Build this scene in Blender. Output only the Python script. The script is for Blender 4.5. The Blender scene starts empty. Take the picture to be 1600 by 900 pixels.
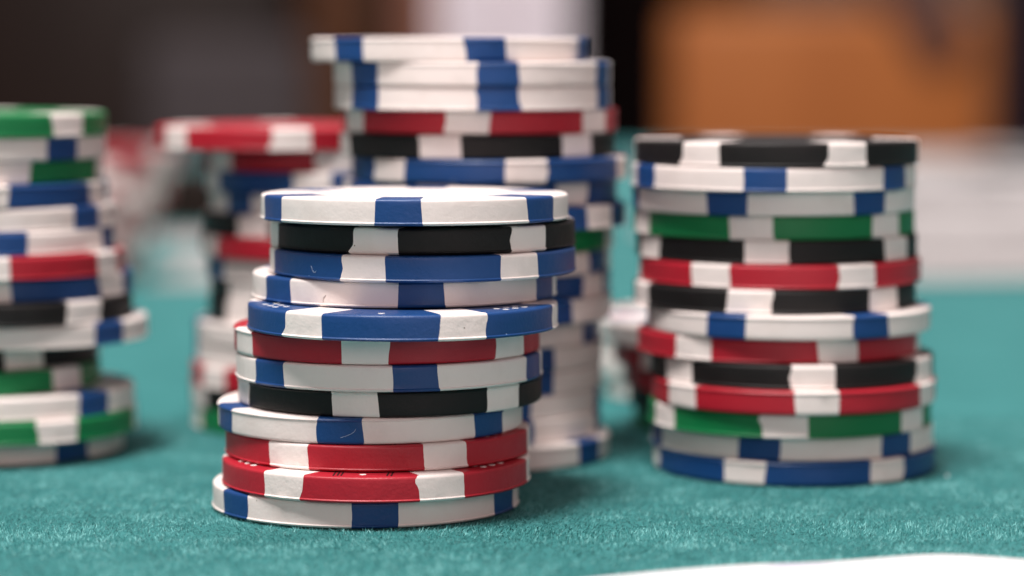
import bpy, math, random
import numpy as np
from mathutils import Vector, Matrix

random.seed(11)
rng = np.random.default_rng(5)
S = bpy.context.scene
COL = S.collection
MM = 0.001

# ------------------------------------------------------------------ camera
cd = bpy.data.cameras.new("camera")
cam = bpy.data.objects.new("camera", cd)
COL.objects.link(cam)
cam.location = (0, 0, 58.49 * MM)
cam.rotation_euler = (math.radians(90 - 4.96), 0, 0)
cd.sensor_width = 36.0
cd.lens = 4410.0 / 1600 * 36.0
cd.clip_start = 0.01
cd.clip_end = 50
cd.dof.use_dof = True
cd.dof.focus_distance = 0.341
cd.dof.aperture_fstop = 10.0
cd.dof.aperture_blades = 0
S.camera = cam

# ------------------------------------------------------------------ world and lamps
W = bpy.data.worlds.new("World")
S.world = W
W.use_nodes = True
W.node_tree.nodes["Background"].inputs[0].default_value = (1.0, 0.77, 0.755, 1)
W.node_tree.nodes["Background"].inputs[1].default_value = 0.31


def area(name, loc, target, size, power, color=(1, 1, 1)):
    l = bpy.data.lights.new(name, 'AREA')
    l.shape = 'RECTANGLE'
    l.size, l.size_y = size
    l.energy = power
    l.color = color
    o = bpy.data.objects.new(name, l)
    o.location = loc
    o.rotation_euler = (Vector(target) - Vector(loc)).to_track_quat('-Z', 'Y').to_euler()
    COL.objects.link(o)
    return o


area("ceiling_lamp", (-0.22, 0.03, 1.22), (0.0, 0.37, 0.02), (0.38, 0.32), 28.0, (1.0, 0.955, 0.93))
area("front_fill", (0.25, -1.25, 0.62), (0.0, 0.37, 0.02), (1.1, 0.8), 6.0, (1.0, 0.72, 0.71))  # added pinkish fill from behind the camera, lifts the shaded chip sides
area("ceiling_lamp", (0.25, 1.1, 1.5), (0.0, 0.5, 0.0), (0.9, 0.7), 7.0, (1.0, 0.95, 0.93))
area("ceiling_lamp", (-0.1, 1.7, 1.3), (0.0, 2.9, 0.0), (1.2, 0.8), 46.0, (1.0, 0.97, 0.97))

S.view_settings.view_transform = 'Standard'
S.view_settings.look = 'None'
S.view_settings.exposure = 0.0
S.view_settings.gamma = 1.0
S.view_settings.use_curve_mapping = False
S.render.engine = 'CYCLES'
S.cycles.use_denoising = True
S.cycles.max_bounces = 6


# ------------------------------------------------------------------ material helpers
def newmat(name):
    m = bpy.data.materials.new(name)
    m.use_nodes = True
    nt = m.node_tree
    return m, nt, nt.nodes["Principled BSDF"]


def node(nt, t, **kw):
    n = nt.nodes.new(t)
    for k, v in kw.items():
        setattr(n, k, v)
    return n


def ramp(nt, stops):
    r = node(nt, 'ShaderNodeValToRGB')
    e = r.color_ramp.elements
    while len(e) < len(stops):
        e.new(0.5)
    for i, (p, c) in enumerate(stops):
        e[i].position = p
        e[i].color = (*c, 1) if len(c) == 3 else c
    return r


def noise(nt, vec, scale, detail=3, rough=0.5):
    n = node(nt, 'ShaderNodeTexNoise')
    n.inputs['Scale'].default_value = scale
    n.inputs['Detail'].default_value = detail
    n.inputs['Roughness'].default_value = rough
    nt.links.new(vec, n.inputs['Vector'])
    return n


def chip_material(name, base, stain, speck, rough=0.42, bump=0.32, spec=0.4, lump=3.5):
    """moulded plastic: orange-peel skin, faint stains, tiny dust specks"""
    m, nt, b = newmat(name)
    L = nt.links.new
    tc = node(nt, 'ShaderNodeTexCoord')
    oi = node(nt, 'ShaderNodeObjectInfo')
    add = node(nt, 'ShaderNodeVectorMath', operation='ADD')
    mul = node(nt, 'ShaderNodeVectorMath', operation='SCALE')
    comb = node(nt, 'ShaderNodeCombineXYZ')
    L(oi.outputs['Random'], comb.inputs[0])
    L(oi.outputs['Random'], comb.inputs[2])
    L(comb.outputs[0], mul.inputs[0])
    mul.inputs['Scale'].default_value = 0.7
    L(tc.outputs['Object'], add.inputs[0])
    L(mul.outputs[0], add.inputs[1])
    v = add.outputs[0]
    n1 = noise(nt, v, 170, 4, 0.6)
    r1 = ramp(nt, [(0.50, (0, 0, 0)), (0.78, (1, 1, 1))])
    L(n1.outputs[0], r1.inputs[0])
    mx = node(nt, 'ShaderNodeMix', data_type='RGBA')
    mx.inputs[6].default_value = (*base, 1)
    mx.inputs[7].default_value = (*stain, 1)
    L(r1.outputs[0], mx.inputs[0])
    # dust specks
    vo = node(nt, 'ShaderNodeTexVoronoi')
    vo.inputs['Scale'].default_value = 520
    vo.inputs['Randomness'].default_value = 1
    L(v, vo.inputs['Vector'])
    lt = node(nt, 'ShaderNodeMath', operation='LESS_THAN')
    L(vo.outputs['Distance'], lt.inputs[0])
    sep = node(nt, 'ShaderNodeSeparateColor')
    L(vo.outputs['Color'], sep.inputs[0])
    thr = node(nt, 'ShaderNodeMapRange')
    thr.inputs[1].default_value = 0.84
    thr.inputs[2].default_value = 1.0
    thr.inputs[3].default_value = 0.0
    thr.inputs[4].default_value = 0.085
    L(sep.outputs[0], thr.inputs[0])
    L(thr.outputs[0], lt.inputs[1])
    mx2 = node(nt, 'ShaderNodeMix', data_type='RGBA')
    L(lt.outputs[0], mx2.inputs[0])
    L(mx.outputs[2], mx2.inputs[6])
    mx2.inputs[7].default_value = (*speck, 1)
    L(mx2.outputs[2], b.inputs['Base Color'])
    # skin relief
    n2 = noise(nt, v, 2600, 2, 0.5)
    n3 = noise(nt, v, 420, 3, 0.55)
    ad = node(nt, 'ShaderNodeMath', operation='MULTIPLY_ADD')
    L(n3.outputs[0], ad.inputs[0])
    ad.inputs[1].default_value = lump
    L(n2.outputs[0], ad.inputs[2])
    bp = node(nt, 'ShaderNodeBump')
    bp.inputs['Strength'].default_value = bump
    bp.inputs['Distance'].default_value = 0.00009
    L(ad.outputs[0], bp.inputs['Height'])
    L(bp.outputs[0], b.inputs['Normal'])
    rr = node(nt, 'ShaderNodeMapRange')
    L(n1.outputs[0], rr.inputs[0])
    rr.inputs[3].default_value = rough - 0.08
    rr.inputs[4].default_value = rough + 0.12
    L(rr.outputs[0], b.inputs['Roughness'])
    b.inputs['Specular IOR Level'].default_value = spec
    return m


CM = {
    'white': chip_material('white_plastic', (0.82, 0.735, 0.70), (0.74, 0.65, 0.61), (0.22, 0.17, 0.13), 0.46, 0.22),
    'insert': chip_material('white_insert_plastic', (0.83, 0.745, 0.71), (0.75, 0.66, 0.62), (0.30, 0.24, 0.2), 0.46, 0.24, .4, 6.0),
    'blue': chip_material('blue_plastic', (0.007, 0.052, 0.190), (0.010, 0.058, 0.205), (0.25, 0.35, 0.55), 0.40, 0.30),
    'black': chip_material('black_plastic', (0.0075, 0.0065, 0.0065), (0.010, 0.009, 0.009), (0.14, 0.13, 0.12), 0.5, 0.30, .3),
    'red': chip_material('red_plastic', (0.40, 0.012, 0.026), (0.36, 0.011, 0.025), (0.62, 0.25, 0.25), 0.42, 0.30),
    'green': chip_material('green_plastic', (0.004, 0.175, 0.052), (0.006, 0.19, 0.06), (0.2, 0.4, 0.25), 0.42, 0.30),
}
m_pip, nt, b = newmat('white_print')
b.inputs['Base Color'].default_value = (0.82, 0.8, 0.78, 1)
m_label, nt, b = newmat('paper_label')
tc = node(nt, 'ShaderNodeTexCoord')
nn = noise(nt, tc.outputs['Object'], 300, 3)
rr_ = ramp(nt, [(0.45, (0.80, 0.77, 0.73)), (0.7, (0.70, 0.68, 0.66))])
nt.links.new(nn.outputs[0], rr_.inputs[0])
nt.links.new(rr_.outputs[0], b.inputs['Base Color'])
b.inputs['Roughness'].default_value = 0.35


# ------------------------------------------------------------------ mesh helpers
def mesh(name, verts, faces, smooth=True, angle=35):
    me = bpy.data.meshes.new(name)
    me.from_pydata([tuple(v) for v in verts], [], faces)
    me.update()
    if smooth:
        me.polygons.foreach_set('use_smooth', [True] * len(me.polygons))
        me.set_sharp_from_angle(angle=math.radians(angle))
    return me


def link(name, me, mat=None, parent=None, loc=(0, 0, 0), rotz=0.0):
    o = bpy.data.objects.new(name, me)
    COL.objects.link(o)
    o.location = loc
    o.rotation_euler = (0, 0, rotz)
    if parent:
        o.parent = parent
    if mat:
        if not me.materials:
            me.materials.append(None)
        o.material_slots[0].link = 'OBJECT'
        o.material_slots[0].material = mat
    return o


def empty(name, loc, rotz=0.0):
    o = bpy.data.objects.new(name, None)
    o.empty_display_size = 0.01
    COL.objects.link(o)
    o.location = loc
    o.rotation_euler = (0, 0, rotz)
    return o


def tag(o, label=None, cat=None, group=None, kind=None):
    for k, v in (('label', label), ('category', cat), ('group', group), ('kind', kind)):
        if v:
            o[k] = v
    return o


def box_vf(x0, x1, y0, y1, z0, z1):
    v = [(x0, y0, z0), (x1, y0, z0), (x1, y1, z0), (x0, y1, z0),
         (x0, y0, z1), (x1, y0, z1), (x1, y1, z1), (x0, y1, z1)]
    f = [(0, 3, 2, 1), (4, 5, 6, 7), (0, 1, 5, 4), (1, 2, 6, 5), (2, 3, 7, 6), (3, 0, 4, 7)]
    return v, f


def bevel_box(name, x0, x1, y0, y1, z0, z1, r=0.01, seg=3):
    import bmesh
    v, f = box_vf(x0, x1, y0, y1, z0, z1)
    bm = bmesh.new()
    vs = [bm.verts.new(p) for p in v]
    for q in f:
        bm.faces.new([vs[i] for i in q])
    bmesh.ops.bevel(bm, geom=bm.edges[:], offset=r, segments=seg, affect='EDGES', profile=0.5)
    me = bpy.data.meshes.new(name)
    bm.to_mesh(me)
    bm.free()
    me.polygons.foreach_set('use_smooth', [True] * len(me.polygons))
    me.set_sharp_from_angle(angle=math.radians(50))
    return me


# ------------------------------------------------------------------ setting
m_floor, nt, b = newmat('dark_carpet')
tc = node(nt, 'ShaderNodeTexCoord')
nn = noise(nt, tc.outputs['Object'], 40, 4)
rr_ = ramp(nt, [(0.3, (0.03, 0.022, 0.02)), (0.7, (0.055, 0.042, 0.038))])
nt.links.new(nn.outputs[0], rr_.inputs[0])
nt.links.new(rr_.outputs[0], b.inputs['Base Color'])
b.inputs['Roughness'].default_value = 0.95
v, f = box_vf(-4, 4, -1.5, 4.2, -0.80, -0.75)
tag(link('floor', mesh('floor', v, f, False), m_floor), kind='structure')

m_wall, nt, b = newmat('brown_plaster')
tc = node(nt, 'ShaderNodeTexCoord')
nn = noise(nt, tc.outputs['Object'], 3, 3)
rr_ = ramp(nt, [(0.35, (0.15, 0.10, 0.08)), (0.65, (0.21, 0.155, 0.13))])
nt.links.new(nn.outputs[0], rr_.inputs[0])
nt.links.new(rr_.outputs[0], b.inputs['Base Color'])
b.inputs['Roughness'].default_value = 0.9
v, f = box_vf(-4, 4, 3.9, 4.0, -0.75, 1.9)
tag(link('wall', mesh('wall', v, f, False), m_wall), kind='structure')


# ---- table
m_felt, nt, b = newmat('teal_felt')
L = nt.links.new
tc = node(nt, 'ShaderNodeTexCoord')
n1 = noise(nt, tc.outputs['Object'], 60, 5, 0.6)
n2 = noise(nt, tc.outputs['Object'], 1400, 3, 0.6)
mxn = node(nt, 'ShaderNodeMath', operation='MULTIPLY_ADD')
L(n2.outputs[0], mxn.inputs[0])
mxn.inputs[1].default_value = 0.5
L(n1.outputs[0], mxn.inputs[2])
r1 = ramp(nt, [(0.45, (0.018, 0.135, 0.135)), (1.0, (0.042, 0.205, 0.204))])
L(mxn.outputs[0], r1.inputs[0])
L(r1.outputs[0], b.inputs['Base Color'])
b.inputs['Roughness'].default_value = 0.95
b.inputs['Specular IOR Level'].default_value = 0.15
b.inputs['Sheen Weight'].default_value = 0.15
b.inputs['Sheen Roughness'].default_value = 0.4
b.inputs['Sheen Tint'].default_value = (0.55, 0.95, 0.92, 1)
bp = node(nt, 'ShaderNodeBump')
bp.inputs['Strength'].default_value = 0.6
bp.inputs['Distance'].default_value = 0.0004
L(mxn.outputs[0], bp.inputs['Height'])
L(bp.outputs[0], b.inputs['Normal'])

m_fib, nt, b = newmat('teal_fibre')
L = nt.links.new
at = node(nt, 'ShaderNodeAttribute', attribute_name='shade')
r1 = ramp(nt, [(0.0, (0.004, 0.072, 0.072)), (0.5, (0.029, 0.182, 0.180)), (1.0, (0.23, 0.57, 0.56))])
L(at.outputs['Fac'], r1.inputs[0])
L(r1.outputs[0], b.inputs['Base Color'])
b.inputs['Roughness'].default_value = 0.5
b.inputs['Specular IOR Level'].default_value = 0.2

m_wood, nt, b = newmat('dark_table_wood')
b.inputs['Base Color'].default_value = (0.06, 0.03, 0.018, 1)
b.inputs['Roughness'].default_value = 0.4

table = tag(empty('poker_table', (0, 0.5, -0.75)), 'wide table covered in teal felt under all the chip stacks', 'table')
v, f = box_vf(-1.0, 1.0, -0.75, 0.99, 0.705, 0.7482)
link('table_top', mesh('table_top', v, f, False), m_wood, table)
v, f = box_vf(-0.995, 0.995, -0.745, 0.985, 0.7482, 0.7498)
link('felt', mesh('felt', v, f, False), m_felt, table)
for sx in (-0.9, 0.9):
    for sy in (-0.65, 0.83):
        v, f = box_vf(sx - .04, sx + .04, sy - .04, sy + .04, 0.0, 0.705)
        link('leg', mesh('leg', v, f, False), m_wood, table)

# ------------------------------------------------------------------ chip geometry (millimetres)
T = 3.285
PROFILE = [(12.3, .03), (19.05, .03), (19.30, .07), (19.44, .16), (19.50, .25), (19.55, .32), (19.51, .40), (19.42, .46),
           (19.42, 1.2), (19.42, 2.0), (19.42, 2.82), (19.40, 2.97), (19.34, 3.09), (19.24, 3.17), (19.08, 3.22),
           (18.85, 3.238), (12.3, 3.238)]


def body_mesh(n=120):
    P = [(0.0, .30), (12.0, .30)] + PROFILE + [(12.0, 3.0), (0.0, 3.0)]
    V, F = [], []
    idx = []
    for r, z in P:
        if r == 0:
            idx.append([len(V)])
            V.append((0, 0, z * MM))
        else:
            row = []
            for k in range(n):
                a = 2 * math.pi * k / n
                row.append(len(V))
                V.append((r * math.cos(a) * MM, r * math.sin(a) * MM, z * MM))
            idx.append(row)
    for a, c in zip(idx[:-1], idx[1:]):
        for k in range(n):
            k2 = (k + 1) % n
            if len(a) == 1:
                F.append((a[0], c[k2], c[k]))
            elif len(c) == 1:
                F.append((a[k], a[k2], c[0]))
            else:
                F.append((a[k], a[k2], c[k2], c[k]))
    return mesh('chip_body', V, F, True, 40)


def insert_mesh(width, r, amp, bulge):
    """wedge of the other colour, moulded round the rim, with uneven seams"""
    pts = []
    P = [(13.2, .03)] + PROFILE[1:-1] + [(13.2, 3.238)]
    # refine long runs
    for (a, c) in zip(P[:-1], P[1:]):
        d = math.hypot(c[0] - a[0], c[1] - a[1])
        m = max(1, int(d / 0.35))
        for k in range(m):
            t = k / m
            pts.append((a[0] + (c[0] - a[0]) * t, a[1] + (c[1] - a[1]) * t))
    pts.append(P[-1])
    n = len(pts)
    out, inn = [], []
    for k, (x, z) in enumerate(pts):
        a, c = pts[max(0, k - 1)], pts[min(n - 1, k + 1)]
        tx, tz = c[0] - a[0], c[1] - a[1]
        l = math.hypot(tx, tz)
        nx, nz = tz / l, -tx / l
        out.append((x + nx * .022, z + nz * .022))
        inn.append((min(x - nx * .5, 18.9), min(max(z - nz * .5, .5), 2.75)))
    w = math.radians(width / 2)

    def wav():
        q = r.normal(0, 1, 14)
        ks = np.linspace(0, 13, n)
        y = np.interp(ks, np.arange(14), q)
        y = np.convolve(np.pad(y, 3, 'edge'), np.ones(7) / 7, 'valid')
        fine = np.convolve(np.pad(r.normal(0, 1, n), 1, 'edge'), np.ones(3) / 3, 'valid')
        return np.radians(y * amp + fine * amp * .35)
    aL, aR = -w + wav(), w + wav()
    sl = r.normal(0, amp * .9, 2)
    zz = np.array([p[1] for p in pts])
    rr = np.array([p[0] for p in pts])
    side = rr > 18.9
    aL += np.radians(sl[0]) * (zz - 1.6) / 1.6
    aR += np.radians(sl[1]) * (zz - 1.6) / 1.6
    for arr, s in ((aL, -1), (aR, 1)):
        if bulge and r.random() < .38:
            zc, am = r.choice([.35, 2.7, 1.6], p=[.5, .3, .2]), r.normal(0, bulge)
            arr += np.radians(am) * np.exp(-((zz - zc) / r.uniform(.5, .9)) ** 2) * side
    # slightly flared on the face
    fl = np.clip((18.9 - rr) / 6, 0, 1)
    aL -= fl * math.radians(2.5)
    aR += fl * math.radians(2.5)
    m = 17
    flash = np.convolve(np.pad(r.normal(0, 1, m), 2, 'edge'), np.array([.25, .5, 1, .5, .25]) / 1.4, 'valid')
    flash = np.clip(flash, -.6, 2) * .035
    V, F = [], []
    for path in (out, inn):
        for k in range(n):
            for j in range(m):
                a = aL[k] + (aR[k] - aL[k]) * j / (m - 1)
                x, z = path[k]
                if path is out:
                    x += flash[j] * math.exp(-((zz[k] - .33) / .16) ** 2) * side[k]
                V.append((x * math.sin(a) * MM, -x * math.cos(a) * MM, z * MM))
    o2 = n * m
    for k in range(n - 1):
        for j in range(m - 1):
            a = k * m + j
            F.append((a, a + 1, a + m + 1, a + m))
            F.append((o2 + a, o2 + a + m, o2 + a + m + 1, o2 + a + 1))
        a = k * m
        F.append((a, a + m, o2 + a + m, o2 + a))
        a = k * m + m - 1
        F.append((a, o2 + a, o2 + a + m, a + m))
    for k in (0, n - 1):
        for j in range(m - 1):
            a = k * m + j
            q = (a, o2 + a, o2 + a + 1, a + 1)
            F.append(q if k == 0 else q[::-1])
    return mesh('chip_insert', V, F, True, 40)


BODY = body_mesh()
ri = np.random.default_rng(21)
INS_C = [insert_mesh(17.3, ri, .27, 1.5) for _ in range(18)]     # on coloured chips
INS_W = [insert_mesh(16.6, ri, .24, .8) for _ in range(12)]     # on white chips


def disc(name, r, z0, z1, n=64):
    V = [(r * math.cos(2 * math.pi * k / n) * MM, r * math.sin(2 * math.pi * k / n) * MM, z * MM) for z in (z0, z1) for k in range(n)]
    F = [tuple(range(n))[::-1], tuple(range(n, 2 * n))] + [(k, (k + 1) % n, n + (k + 1) % n, n + k) for k in range(n)]
    return mesh(name, V, F, False)


LABEL = disc('centre_label', 11.8, 2.99, 3.03)


def pip_mesh(kind):
    """raised printed spots of one face segment, centred on -Y"""
    V, F = [], []
    if kind == 6:
        spots = [(dx, rr) for dx in (-1.9, 0, 1.9) for rr in (16.1, 17.5)]
    elif kind == 5:
        spots = [(-1.6, 16.0), (1.6, 16.0), (0, 16.8), (-1.6, 17.6), (1.6, 17.6)]
    else:
        spots = [(0, 17.3)]
    for dx, rr in spots:
        base = len(V)
        n = 10
        for z in (3.22, 3.27):
            for k in range(n):
                a = 2 * math.pi * k / n
                V.append(((dx + .43 * math.cos(a)) * MM, (-rr + .43 * math.sin(a)) * MM, z * MM))
        F.append(tuple(range(base + n, base + 2 * n)))
        F += [(base + k, base + (k + 1) % n, base + n + (k + 1) % n, base + n + k) for k in range(n)]
    return mesh('pip_print', V, F, False)


PIPS = {k: pip_mesh(k) for k in (6, 5, 1)}
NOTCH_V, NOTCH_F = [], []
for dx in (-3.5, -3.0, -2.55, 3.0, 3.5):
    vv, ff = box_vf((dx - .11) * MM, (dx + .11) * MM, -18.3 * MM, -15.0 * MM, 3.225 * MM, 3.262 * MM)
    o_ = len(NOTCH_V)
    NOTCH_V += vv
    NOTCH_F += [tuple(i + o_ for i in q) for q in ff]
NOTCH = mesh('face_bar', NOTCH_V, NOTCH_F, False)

ORD = ['topmost', 'second from the top', 'third from the top', 'fourth from the top', 'fifth from the top', 'sixth from the top',
       'seventh from the top', 'eighth from the top', 'ninth from the top', 'tenth from the top', 'eleventh from the top',
       'twelfth from the top', 'thirteenth from the top', 'fourteenth from the top', 'fifteenth from the top',
       'sixteenth from the top', 'seventeenth from the top', 'lowest']


def chip(color, x, y, z, phi, label, group, pips=False, top=False, t=T):
    """phi: bearing in degrees of one insert, 0 = towards the camera, positive to the right"""
    view = math.degrees(math.atan2(x, y))
    root = tag(empty('poker_chip', (x * MM, y * MM, z * MM)), label, 'poker chip', group)
    root.scale = (1, 1, t / T)
    flip = (not pips) and not top and random.random() < .3
    fx, fz = (math.pi, 3.265 * MM) if flip else (0, 0)
    bo = link('body', BODY, CM['white' if color == 'white_red' else color], root, (0, 0, fz), random.random() * 6.28)
    bo.rotation_euler.x = fx
    ic = {'white': CM['blue'], 'white_red': CM['red']}.get(color, CM['insert'])
    body_c = 'white' if color == 'white_red' else color
    pool = INS_W if body_c == 'white' else INS_C
    for k in range(6):
        a = math.radians(phi + 60 * k + random.uniform(-.5, .5))
        io = link('insert', random.choice(pool), ic, root, (0, 0, fz), a + fx)
        io.rotation_euler.x = fx
    if pips:
        for k in range(6):
            a = math.radians(phi + 30 + 60 * k)
            link('pip_print', PIPS[(6, 1, 5, 1)[k % 4] if k < 4 else (6, 1)[k - 4]], m_pip if color != 'white' else CM['blue'], root, rotz=a)
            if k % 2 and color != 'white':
                link('face_bar', NOTCH, CM['black'] if color == 'red' else CM[color], root, rotz=a)  # on red chips the black bars paint in the shade of engraved marks
    if top:
        link('centre_label', LABEL, m_label, root)
    return root


def stack(rows, where, group, pipset=(), t=T):
    n = len(rows)
    for i, (c, x, y, ph) in enumerate(rows):
        other = {'white': 'blue', 'white_red': 'red'}.get(c, 'white')
        name = 'white' if c == 'white_red' else c
        place = 'lowest' if i == n - 1 else ORD[i]
        chip(c, x, y, (n - 1 - i) * t + .02, ph, f'{name} chip with {other} inserts, {place} in {where}', group,
             pips=i in pipset, top=(i == 0 and where == 'the sharp front stack'), t=t)


FRONT = [('white', -12.33, 357.4, -4.0), ('black', -11.36, 360.13, 44.6), ('blue', -11.34, 358.87, 40.0), ('white', -13.77, 361.0, 8.2),
         ('blue', -13.72, 353.2, 23.7), ('red', -15.89, 357.99, 54.3), ('white', -15.62, 357.59, 12.4), ('black', -15.6, 359.24, 49.2),
         ('white', -18.11, 359.01, 51.9), ('red', -17.14, 358.53, 28.1), ('red', -17.23, 355.0, 27.4), ('white', -18.62, 356.4, 5.7)]
RIGHT = [('black', 36.34, 388.55, 23.8), ('white', 35.96, 388.43, 51.8), ('white', 36.13, 390.40, 36.2), ('green', 36.35, 391.60, 46.2),
         ('black', 36.72, 391.60, 51.3), ('red', 37.12, 390.40, 26.3), ('black', 36.41, 390.00, 44.2), ('white', 38.09, 387.80, 29.4),
         ('red', 36.88, 389.40, 18.6), ('black', 38.65, 387.90, 3.0), ('red', 38.74, 386.60, 3.8), ('green', 38.37, 387.80, 53.0),
         ('white', 38.89, 389.40, 41.1), ('blue', 39.16, 388.90, 34.7)]
TALL = [('white', -8.79, 399.2, 16.0), ('white', -5.58, 398.2, 11.0), ('white', -5.55, 398.5, 11.0), ('red', -4.58, 401.1, 55.8),
        ('black', -4.89, 400.48, 45.4), ('blue', -3.2, 399.6, 15.2), ('blue', -4.5, 401.6, 42.3), ('blue', -3.27, 400.34, 52.9),
        ('green', -5.02, 402.4, 18.0), ('white', -5.37, 403.0, 4.4), ('blue', -5.29, 403.4, 0.1), ('white', -5.29, 401.39, 36.0),
        ('white', -6.75, 403.0, 8.0), ('white', -6.59, 403.4, 31.5), ('white', -6.69, 403.4, 31.5), ('white', -6.82, 403.2, 20.4),
        ('white', -6.72, 402.7, 21.2), ('white', -5.65, 400.6, 58.3)]


def from_right(rows, D):
    out = []
    for c, xr, ph, dy in rows:
        d = D + dy
        out.append((c, (xr - 800) * d / 4410 - 19.45, d, ph))
    return out


LEFT = from_right([('green', 166, 55, 0), ('white', 164, 52, .5), ('green', 159, 28, 1), ('blue', 166, 17, -.5), ('white', 178, 61, 0),
                   ('white', 175, 23, -.8), ('red', 191, 11, -1.2), ('blue', 204, 7, 1), ('black', 203, 49, -1), ('white', 226, 55, .6),
                   ('black', 150, 36, 2.5), ('green', 151, 58, 0), ('white', 204, 53, -1), ('green', 207, 34.5, -2), ('white', 186, 48, 1)], 405)
BACK = [('red', -35.0, 432.5, 8), ('red', -28.3, 435.0, 7), ('blue', -27.6, 434.0, -6), ('white', -27.0, 435.0, 14), ('black', -28.2, 435.0, 28),
        ('red', -28.4, 434.0, -4), ('white', -27.8, 435.0, -2), ('black', -27.2, 435.0, 17), ('black', -27.4, 434.6, 15), ('white', -29.4, 434.0, -20),
        ('white', -29.5, 434.5, 40), ('red', -30.0, 434.0, 9), ('black', -30.2, 434.5, -5), ('green', -29.8, 434.0, -12)]
HID = [('white', 34.2, 431.0, 20), ('red', 35.0, 431.5, 15), ('red', 36.4, 431.0, 33), ('black', 37.4, 431.5, 20), ('green', 38.2, 431.5, 10)]
HID2 = [('white_red', 33.6, 473.0, 5), ('white', 34.3, 472.5, 20), ('white', 33.4, 473.5, 25), ('white', 34.8, 472.5, 15)]
LEAN = []
for i, c in enumerate(['red', 'white_red', 'white_red', 'white_red', 'white_red', 'red', 'white_red', 'red', 'white_red', 'red']):
    LEAN.append((c, -102.0 - 1.3 * i + random.uniform(-.5, .5), 702 + random.uniform(-1, 1), random.uniform(0, 60)))

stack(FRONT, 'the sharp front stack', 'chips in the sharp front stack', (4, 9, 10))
first = [o for o in COL.objects if o.get('label', '').startswith('white chip with blue inserts, topmost in the sharp')][0]
first.rotation_euler.x = math.radians(-.6)      # the loose top chip sits a touch proud at the front
first.location.z += .215 * MM
stack(RIGHT, 'the stack on the right', 'chips in the stack on the right', (), 3.245)
stack(TALL, 'the tall stack behind', 'chips in the tall stack behind', (), 3.29)
stack(LEFT, 'the stack at left edge', 'chips in the stack at the left edge', (), 3.245)
stack(BACK, 'the blurred red-topped stack', 'chips in the blurred red-topped stack')
stack(HID, 'the half hidden stack at right', 'chips in the half hidden stack')
stack(HID2, 'the low pale stack behind', 'chips in the low pale stack')
stack(LEAN, 'the far leaning stack', 'chips in the far leaning stack')

# ------------------------------------------------------------------ felt fibres round the focus plane
def fibres():
    n = 260000
    X = rng.uniform(-80, 80, n)
    Y = rng.uniform(292, 440, n)
    keep = np.abs(X) < Y * .187 + 3
    # thin them with distance, they blur out
    keep &= rng.random(n) < np.clip(1.25 - (Y - 300) / 190, .35, 1)
    for rows in (FRONT, RIGHT, TALL, LEFT, BACK, HID):
        _, cx, cy, _ = rows[-1]
        keep &= (X - cx) ** 2 + (Y - cy) ** 2 > 19.0 ** 2
    X, Y = X[keep], Y[keep]
    n = len(X)

    def field(k, sc):
        ph = rng.uniform(0, 6.28, (k, 2))
        di = rng.normal(0, 1, (k, 2)) / sc
        s = np.zeros(n)
        for a in range(k):
            s += np.sin(X * di[a, 0] + Y * di[a, 1] + ph[a, 0])
        return s / math.sqrt(k)
    lean = field(9, 3.6)
    dirf = field(7, 9.0)
    clump = field(14, .8)
    ln = rng.uniform(.38, .8, n) * (1 + .18 * clump)
    el = np.radians(np.clip(38 + 14 * lean + rng.normal(0, 15, n), 8, 85))
    az = dirf * 1.1 + rng.normal(0, 1.1, n) + 1.2
    w = rng.uniform(.04, .09, n)
    d = np.stack([np.cos(az) * np.cos(el), np.sin(az) * np.cos(el), np.sin(el)], 1)
    droop = rng.uniform(.05, .35, n)
    p0 = np.stack([X, Y, np.full(n, -.24)], 1)
    p1 = p0 + d * (ln * .55)[:, None]
    p2 = p0 + d * ln[:, None]
    p2[:, 2] -= droop * ln * .4
    p2[:, :2] += (d[:, :2] * (droop * ln * .3)[:, None])
    side = np.stack([-np.sin(az), np.cos(az), rng.normal(0, .5, n)], 1)
    side /= np.linalg.norm(side, axis=1)[:, None]
    sw = side * w[:, None] * .5
    V = np.stack([p0 - sw, p0 + sw, p1 - sw * .9, p1 + sw * .9, p2], 1).reshape(-1, 3) * MM
    me = bpy.data.meshes.new('felt_fibre')
    b0 = np.arange(n)[:, None] * 5
    tri = (b0 + np.array([[0, 1, 3, 0, 3, 2, 2, 3, 4]])).reshape(-1)
    nt_ = n * 3
    me.vertices.add(len(V))
    me.vertices.foreach_set('co', V.astype(np.float32).ravel())
    me.loops.add(len(tri))
    me.loops.foreach_set('vertex_index', tri.astype(np.int32))
    me.polygons.add(nt_)
    me.polygons.foreach_set('loop_start', np.arange(nt_, dtype=np.int32) * 3)
    me.polygons.foreach_set('loop_total', np.full(nt_, 3, dtype=np.int32))
    me.update(calc_edges=True)
    at = me.attributes.new('shade', 'FLOAT', 'POINT')
    sh = np.clip(rng.beta(1.3, 1.9, n) + .13 * clump + .15 * lean, 0, 1)
    at.data.foreach_set('value', np.repeat(sh, 5).astype(np.float32))
    o = link('felt_fibre', me, m_fib, table)
    o.location = (0, -0.5, 0.75)
    tag(o, kind='stuff')


fibres()


# ------------------------------------------------------------------ cards
m_card, nt, b = newmat('white_card')
L = nt.links.new
b.inputs['Roughness'].default_value = 0.35
tc = node(nt, 'ShaderNodeTexCoord')
nn = noise(nt, tc.outputs['Object'], 55, 3)
r1 = ramp(nt, [(0.0, (0.80, 0.79, 0.80)), (0.60, (0.80, 0.79, 0.80)), (0.70, (0.60, 0.58, 0.68)), (0.80, (0.78, 0.77, 0.78))])
L(nn.outputs[0], r1.inputs[0])
L(r1.outputs[0], b.inputs['Base Color'])
m_card2, nt, b = newmat('plain_card')
b.inputs['Base Color'].default_value = (0.40, 0.375, 0.37, 1)
b.inputs['Roughness'].default_value = 0.6


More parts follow.
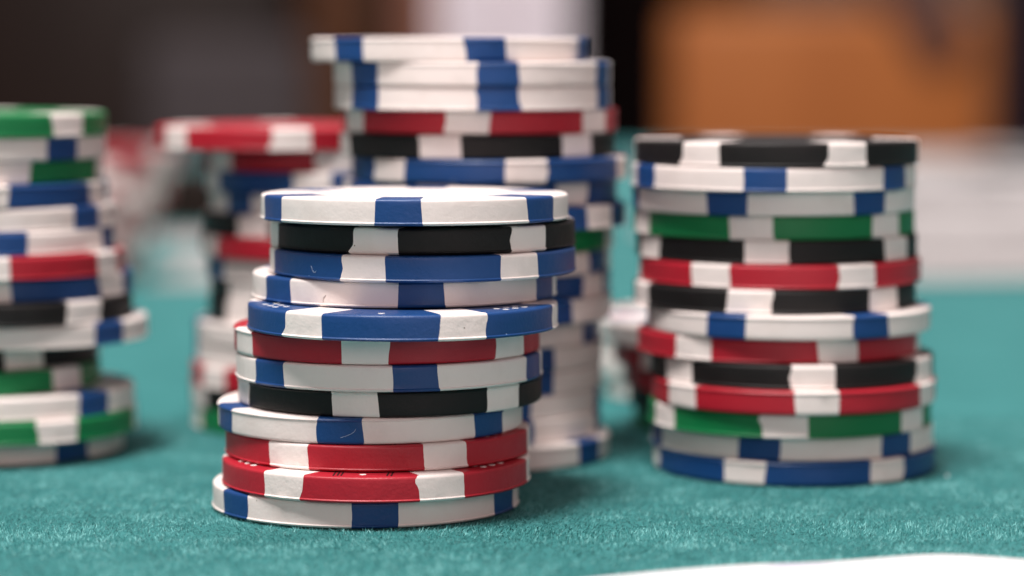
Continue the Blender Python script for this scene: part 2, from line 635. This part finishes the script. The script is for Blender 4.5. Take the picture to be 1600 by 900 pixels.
def card_mesh(zf, w=88, d=63, th=.3, nx=60, ny=24, rc=3.5):
    """rounded card, origin at its far left corner, long side along +X, short side towards -Y; zf(x, y) lifts it (mm)"""
    V, F = [], []
    for lay in (0, 1):
        for j in range(ny + 1):
            yy = d * j / ny
            e = min(yy, d - yy)
            ins = rc - math.sqrt(max(0, rc * rc - (rc - e) ** 2)) if e < rc else 0
            for i in range(nx + 1):
                x = ins + (w - 2 * ins) * i / nx
                V.append((x * MM, -yy * MM, (zf(x, yy) + th * lay + .12) * MM))
    o = (nx + 1) * (ny + 1)
    r = nx + 1
    for j in range(ny):
        for i in range(nx):
            a = j * r + i
            F.append((a, a + 1, a + r + 1, a + r))
            F.append((o + a, o + a + r, o + a + r + 1, o + a + 1))
    rim = [i for i in range(nx)] + [nx + j * r for j in range(ny)] + [ny * r + i for i in range(nx, 0, -1)] + [j * r for j in range(ny, 0, -1)]
    for a, c in zip(rim, rim[1:] + rim[:1]):
        F.append((a, o + a, o + c, c))
    return mesh('playing_card', V, F, True, 40)


def near_z(x, y):
    xs = [0, 8, 16, 24, 31, 38, 45, 51, 58, 66, 88]
    zs = [0, .6, 1.05, 1.3, 1.15, 1.45, 1.75, 1.1, .35, .1, .3]
    k = np.interp(x, np.linspace(0, 88, 89), np.convolve(np.pad(np.interp(np.linspace(0, 88, 89), xs, zs), 4, 'edge'), np.ones(9) / 9, 'valid'))
    return float(k) * (1 - .25 * min(1, y / 40))


tag(link('playing_card', card_mesh(near_z), m_card, None, (3.5 * MM, 300.3 * MM, 0), math.atan(.2)),
    'bent white playing card lying in the blurred foreground at lower right', 'playing card')

flat = card_mesh(lambda x, y: -.25 + 0.05 * math.sin(x / 14), nx=12, ny=12)
flat.name = 'flat_card'
for (x, y, z, rz, lab) in [(-84, 752, .0, -.12, 'white playing card on the felt behind the red-topped stack, nearer of the two'),
                           (-106, 852, .0, .1, 'white playing card on the felt behind the red-topped stack, farther of the two')]:
    tag(link('playing_card', flat, m_card2, None, (x * MM, y * MM, z * MM), rz), lab, 'playing card', 'cards lying behind the red-topped stack')
for k in range(46):
    y = 775 + 650 * ((k + .5) / 46) ** 1.1
    x = random.uniform(95, 130 + (y - 700) * .19)
    tag(link('playing_card', flat, m_card2, None, (x * MM, y * MM, (k % 9) * .45 * MM), random.uniform(-1.6, 1.6)),
        'white playing card lying in the blurred spread behind the right stack', 'playing card', 'cards spread behind the right stack')


# ------------------------------------------------------------------ blurred room behind the table
def grainmat(name, c0, c1, scale, rough, spec=.15):
    m, nt, b = newmat(name)
    b.inputs['Specular IOR Level'].default_value = spec
    tc = node(nt, 'ShaderNodeTexCoord')
    mp = node(nt, 'ShaderNodeMapping')
    mp.inputs['Scale'].default_value = (1, 1, .12)
    nt.links.new(tc.outputs['Object'], mp.inputs[0])
    nn = noise(nt, mp.outputs[0], scale, 4)
    r = ramp(nt, [(0.3, c0), (0.7, c1)])
    nt.links.new(nn.outputs[0], r.inputs[0])
    nt.links.new(r.outputs[0], b.inputs['Base Color'])
    b.inputs['Roughness'].default_value = rough
    return m


m_orange = grainmat('orange_brown_leather', (0.20, 0.060, 0.013), (0.27, 0.090, 0.023), 7, .5)
m_brown = grainmat('dark_brown_wood', (0.010, 0.0048, 0.0034), (0.015, 0.0078, 0.0055), 12, .5)
m_door = grainmat('reddish_brown_wood', (0.075, 0.027, 0.011), (0.11, 0.041, 0.017), 6, .55)
m_grey = grainmat('grey_fabric', (0.030, 0.0245, 0.0255), (0.040, 0.033, 0.034), 60, .9)
m_black = grainmat('black_fabric', (0.0015, 0.0008, 0.0008), (0.003, 0.0015, 0.0015), 30, .9, .02)
m_curtain = grainmat('white_cloth', (0.70, 0.64, 0.66), (0.78, 0.75, 0.78), 20, .8)

FL = -0.75


def chair(x0, x1, y, ztop, back, frame, label, name='chair'):
    xm = (x0 + x1) / 2
    w = x1 - x0
    r = tag(empty(name, (xm, y, FL)), label, 'chair')
    z = ztop - FL
    link('backrest', bevel_box('backrest', -w / 2, w / 2, -.03, .03, z - .42, z, .016, 4), back, r)
    link('seat', bevel_box('seat', -w / 2 - .02, w / 2 + .02, -.48, -.035, .42, .49, .02, 3), back, r)
    for sx in (-1, 1):
        v, f = box_vf(sx * (w / 2 - .03) - .018, sx * (w / 2 - .03) + .018, .031, .062, 0, z - .08)
        link('leg', mesh('leg', v, f, False), frame, r)
        v, f = box_vf(sx * (w / 2 - .03) - .018, sx * (w / 2 - .03) + .018, -.46, -.43, 0, .42)
        link('leg', mesh('leg', v, f, False), frame, r)
    return r


chair(.145, .438, 2.6, .090, m_orange, m_brown, 'chair with orange-brown backrest standing behind the right stack')
chair(-.335, -.185, 2.6, .062, m_grey, m_brown, 'chair with grey rounded backrest against the dark brown cabinet')

c = tag(empty('cabinet', (-.75, 3.3, FL)), 'dark brown cabinet filling the blurred back left of the room', 'cabinet')
link('carcass', bevel_box('carcass', -.75, .50, 0, .4, 0, 1.25, .01, 2), m_brown, c)
for k in range(3):
    link('door', bevel_box('door', -.74 + k * .415, -.74 + k * .415 + .40, -.022, -.002, .05, 1.2, .006, 2), m_brown, c)

d = tag(empty('door_panel', (-.10, 3.4, FL)), 'reddish brown wooden panel standing between cabinet and white curtain', 'panel')
link('board', bevel_box('board', -.16, -.07, 0, .04, 0, 1.9, .006, 2), m_door, d)
link('board', bevel_box('board', -.035, .09, 0, .04, 0, 1.9, .006, 2), grainmat('rose_wood', (.24, .09, .055), (.30, .13, .085), 6, .5), d)
link('rail', bevel_box('rail', -.17, .10, .041, .07, 0, 1.9, .006, 2), m_brown, d)

# curtain with folds
V, F = [], []
nx = 80
for lay_, off in ((0, 0.0), (1, .004)):
    for z in (FL + .02, 1.6):
        for i in range(nx + 1):
            x = -.073 + .131 * i / nx
            V.append((x, 2.8 + .014 * math.sin(i * .62) + off, z))
q = nx + 1
for i in range(nx):
    F.append((i, i + 1, q + i + 1, q + i))
    F.append((2 * q + i, 3 * q + i, 3 * q + i + 1, 2 * q + i + 1))
    F.append((i, 2 * q + i, 2 * q + i + 1, i + 1))
    F.append((q + i, q + i + 1, 3 * q + i + 1, 3 * q + i))
F += [(0, q, 3 * q, 2 * q), (nx, 2 * q + nx, 3 * q + nx, q + nx)]
tag(link('curtain', mesh('curtain', V, F, True, 60), m_curtain), 'narrow white curtain hanging behind the tall stack', 'curtain')

p = link('pillar', bevel_box('pillar', -.095, .095, -.06, .06, 0, 2.6, .012, 3), m_black, None, (.158, 3.0, FL))
tag(p, 'black upright pillar between the white curtain and the orange-brown chair', 'pillar')
p = link('pillar', bevel_box('pillar', -.075, .075, -.06, .06, 0, 2.6, .012, 3), grainmat('dark_purple_cloth', (.006, .003, .007), (.010, .005, .011), 30, .9, .03), None, (.60, 3.0, FL))
tag(p, 'dark purple upright pillar at the right edge beside the chair', 'pillar')

# ------------------------------------------------------------------ lint caught on the front chips
m_lint, nt, b = newmat('pale_lint')
b.inputs['Base Color'].default_value = (0.35, 0.45, 0.6, 1)
m_hair, nt, b = newmat('brown_hair')
b.inputs['Base Color'].default_value = (0.10, 0.05, 0.03, 1)


def hair(cx, cy, R_, pts, rad, mat, label):
    """thin tube on the rim: pts are (bearing degrees, height mm)"""
    V, F = [], []
    P = []
    for a, z in pts:
        a = math.radians(a)
        P.append(Vector((cx + R_ * math.sin(a), cy - R_ * math.cos(a), z)))
    for i, p in enumerate(P):
        t = (P[min(i + 1, len(P) - 1)] - P[max(i - 1, 0)]).normalized()
        n = Vector((p.x - cx, p.y - cy, 0)).normalized()
        q = t.cross(n)
        for k in range(5):
            w = 2 * math.pi * k / 5
            V.append((p + (n * math.cos(w) + q * math.sin(w)) * rad) * MM)
    for i in range(len(P) - 1):
        for k in range(5):
            F.append((i * 5 + k, i * 5 + (k + 1) % 5, i * 5 + 5 + (k + 1) % 5, i * 5 + 5 + k))
    tag(link('lint_hair', mesh('lint_hair', V, F), mat), label, 'lint')


def arc(a0, z0, da, dz, bend, n=9):
    return [(a0 + da * k / (n - 1) + bend * math.sin(math.pi * k / (n - 1)), z0 + dz * k / (n - 1)) for k in range(n)]


_, x_, y_, _ = FRONT[2]
hair(x_, y_, 19.45, [(-43 + 2.6 * t, 9 * T + 1.75 - 1.0 * math.sin(t * 2.2) * (1 - .3 * t)) for t in np.linspace(0, 1, 9)], .028, m_lint,
     'pale curl of lint on the blue chip third from the front top')
_, x_, y_, _ = FRONT[3]
hair(x_, y_, 19.45, arc(-28.6, 8 * T + .62, 1.0, -.0 + .85, -.5), .03, m_hair, 'short brown hair on the white chip fourth from the front top')
_, x_, y_, _ = FRONT[8]
hair(x_, y_, 19.46, arc(-8, 3 * T + .9, 5.5, 1.1, 1.4), .026, m_lint, 'pale thread on a blue insert low in the front stack')

v = link('jacket', bevel_box('jacket', -.028, .028, -.04, .04, -.06, .06, .02, 4), grainmat('dusky_cloth', (.06, .028, .022), (.09, .045, .035), 40, .9), None, (.372, 2.6, .085))
v.rotation_euler = (0, math.radians(-32), 0)
tag(v, 'dusky dark cloth draped over the top corner of the orange-brown chair', 'cloth')

sp = bpy.data.meshes.new('lint_speck')
import bmesh
bm = bmesh.new()
bmesh.ops.create_icosphere(bm, subdivisions=2, radius=.19 * MM)
for vt in bm.verts:
    vt.co *= random.uniform(.75, 1.2)
bm.to_mesh(sp)
bm.free()
tag(link('lint_speck', sp, m_card, None, (58.7 * MM, 377 * MM, .3 * MM)), 'tiny white speck of lint on the felt right of the right stack', 'lint')

bx = tag(empty('wooden_box', (-101 * MM, 905 * MM, -.2 * MM)), 'small dark brown box on the felt beside the far leaning stack', 'box')
link('box_body', bevel_box('box_body', -.024, .024, -.02, .02, 0, .014, .0012, 2), m_brown, bx)
link('lid', bevel_box('lid', -.0248, .0248, -.0208, .0208, .0142, .0195, .0012, 2), m_brown, bx)
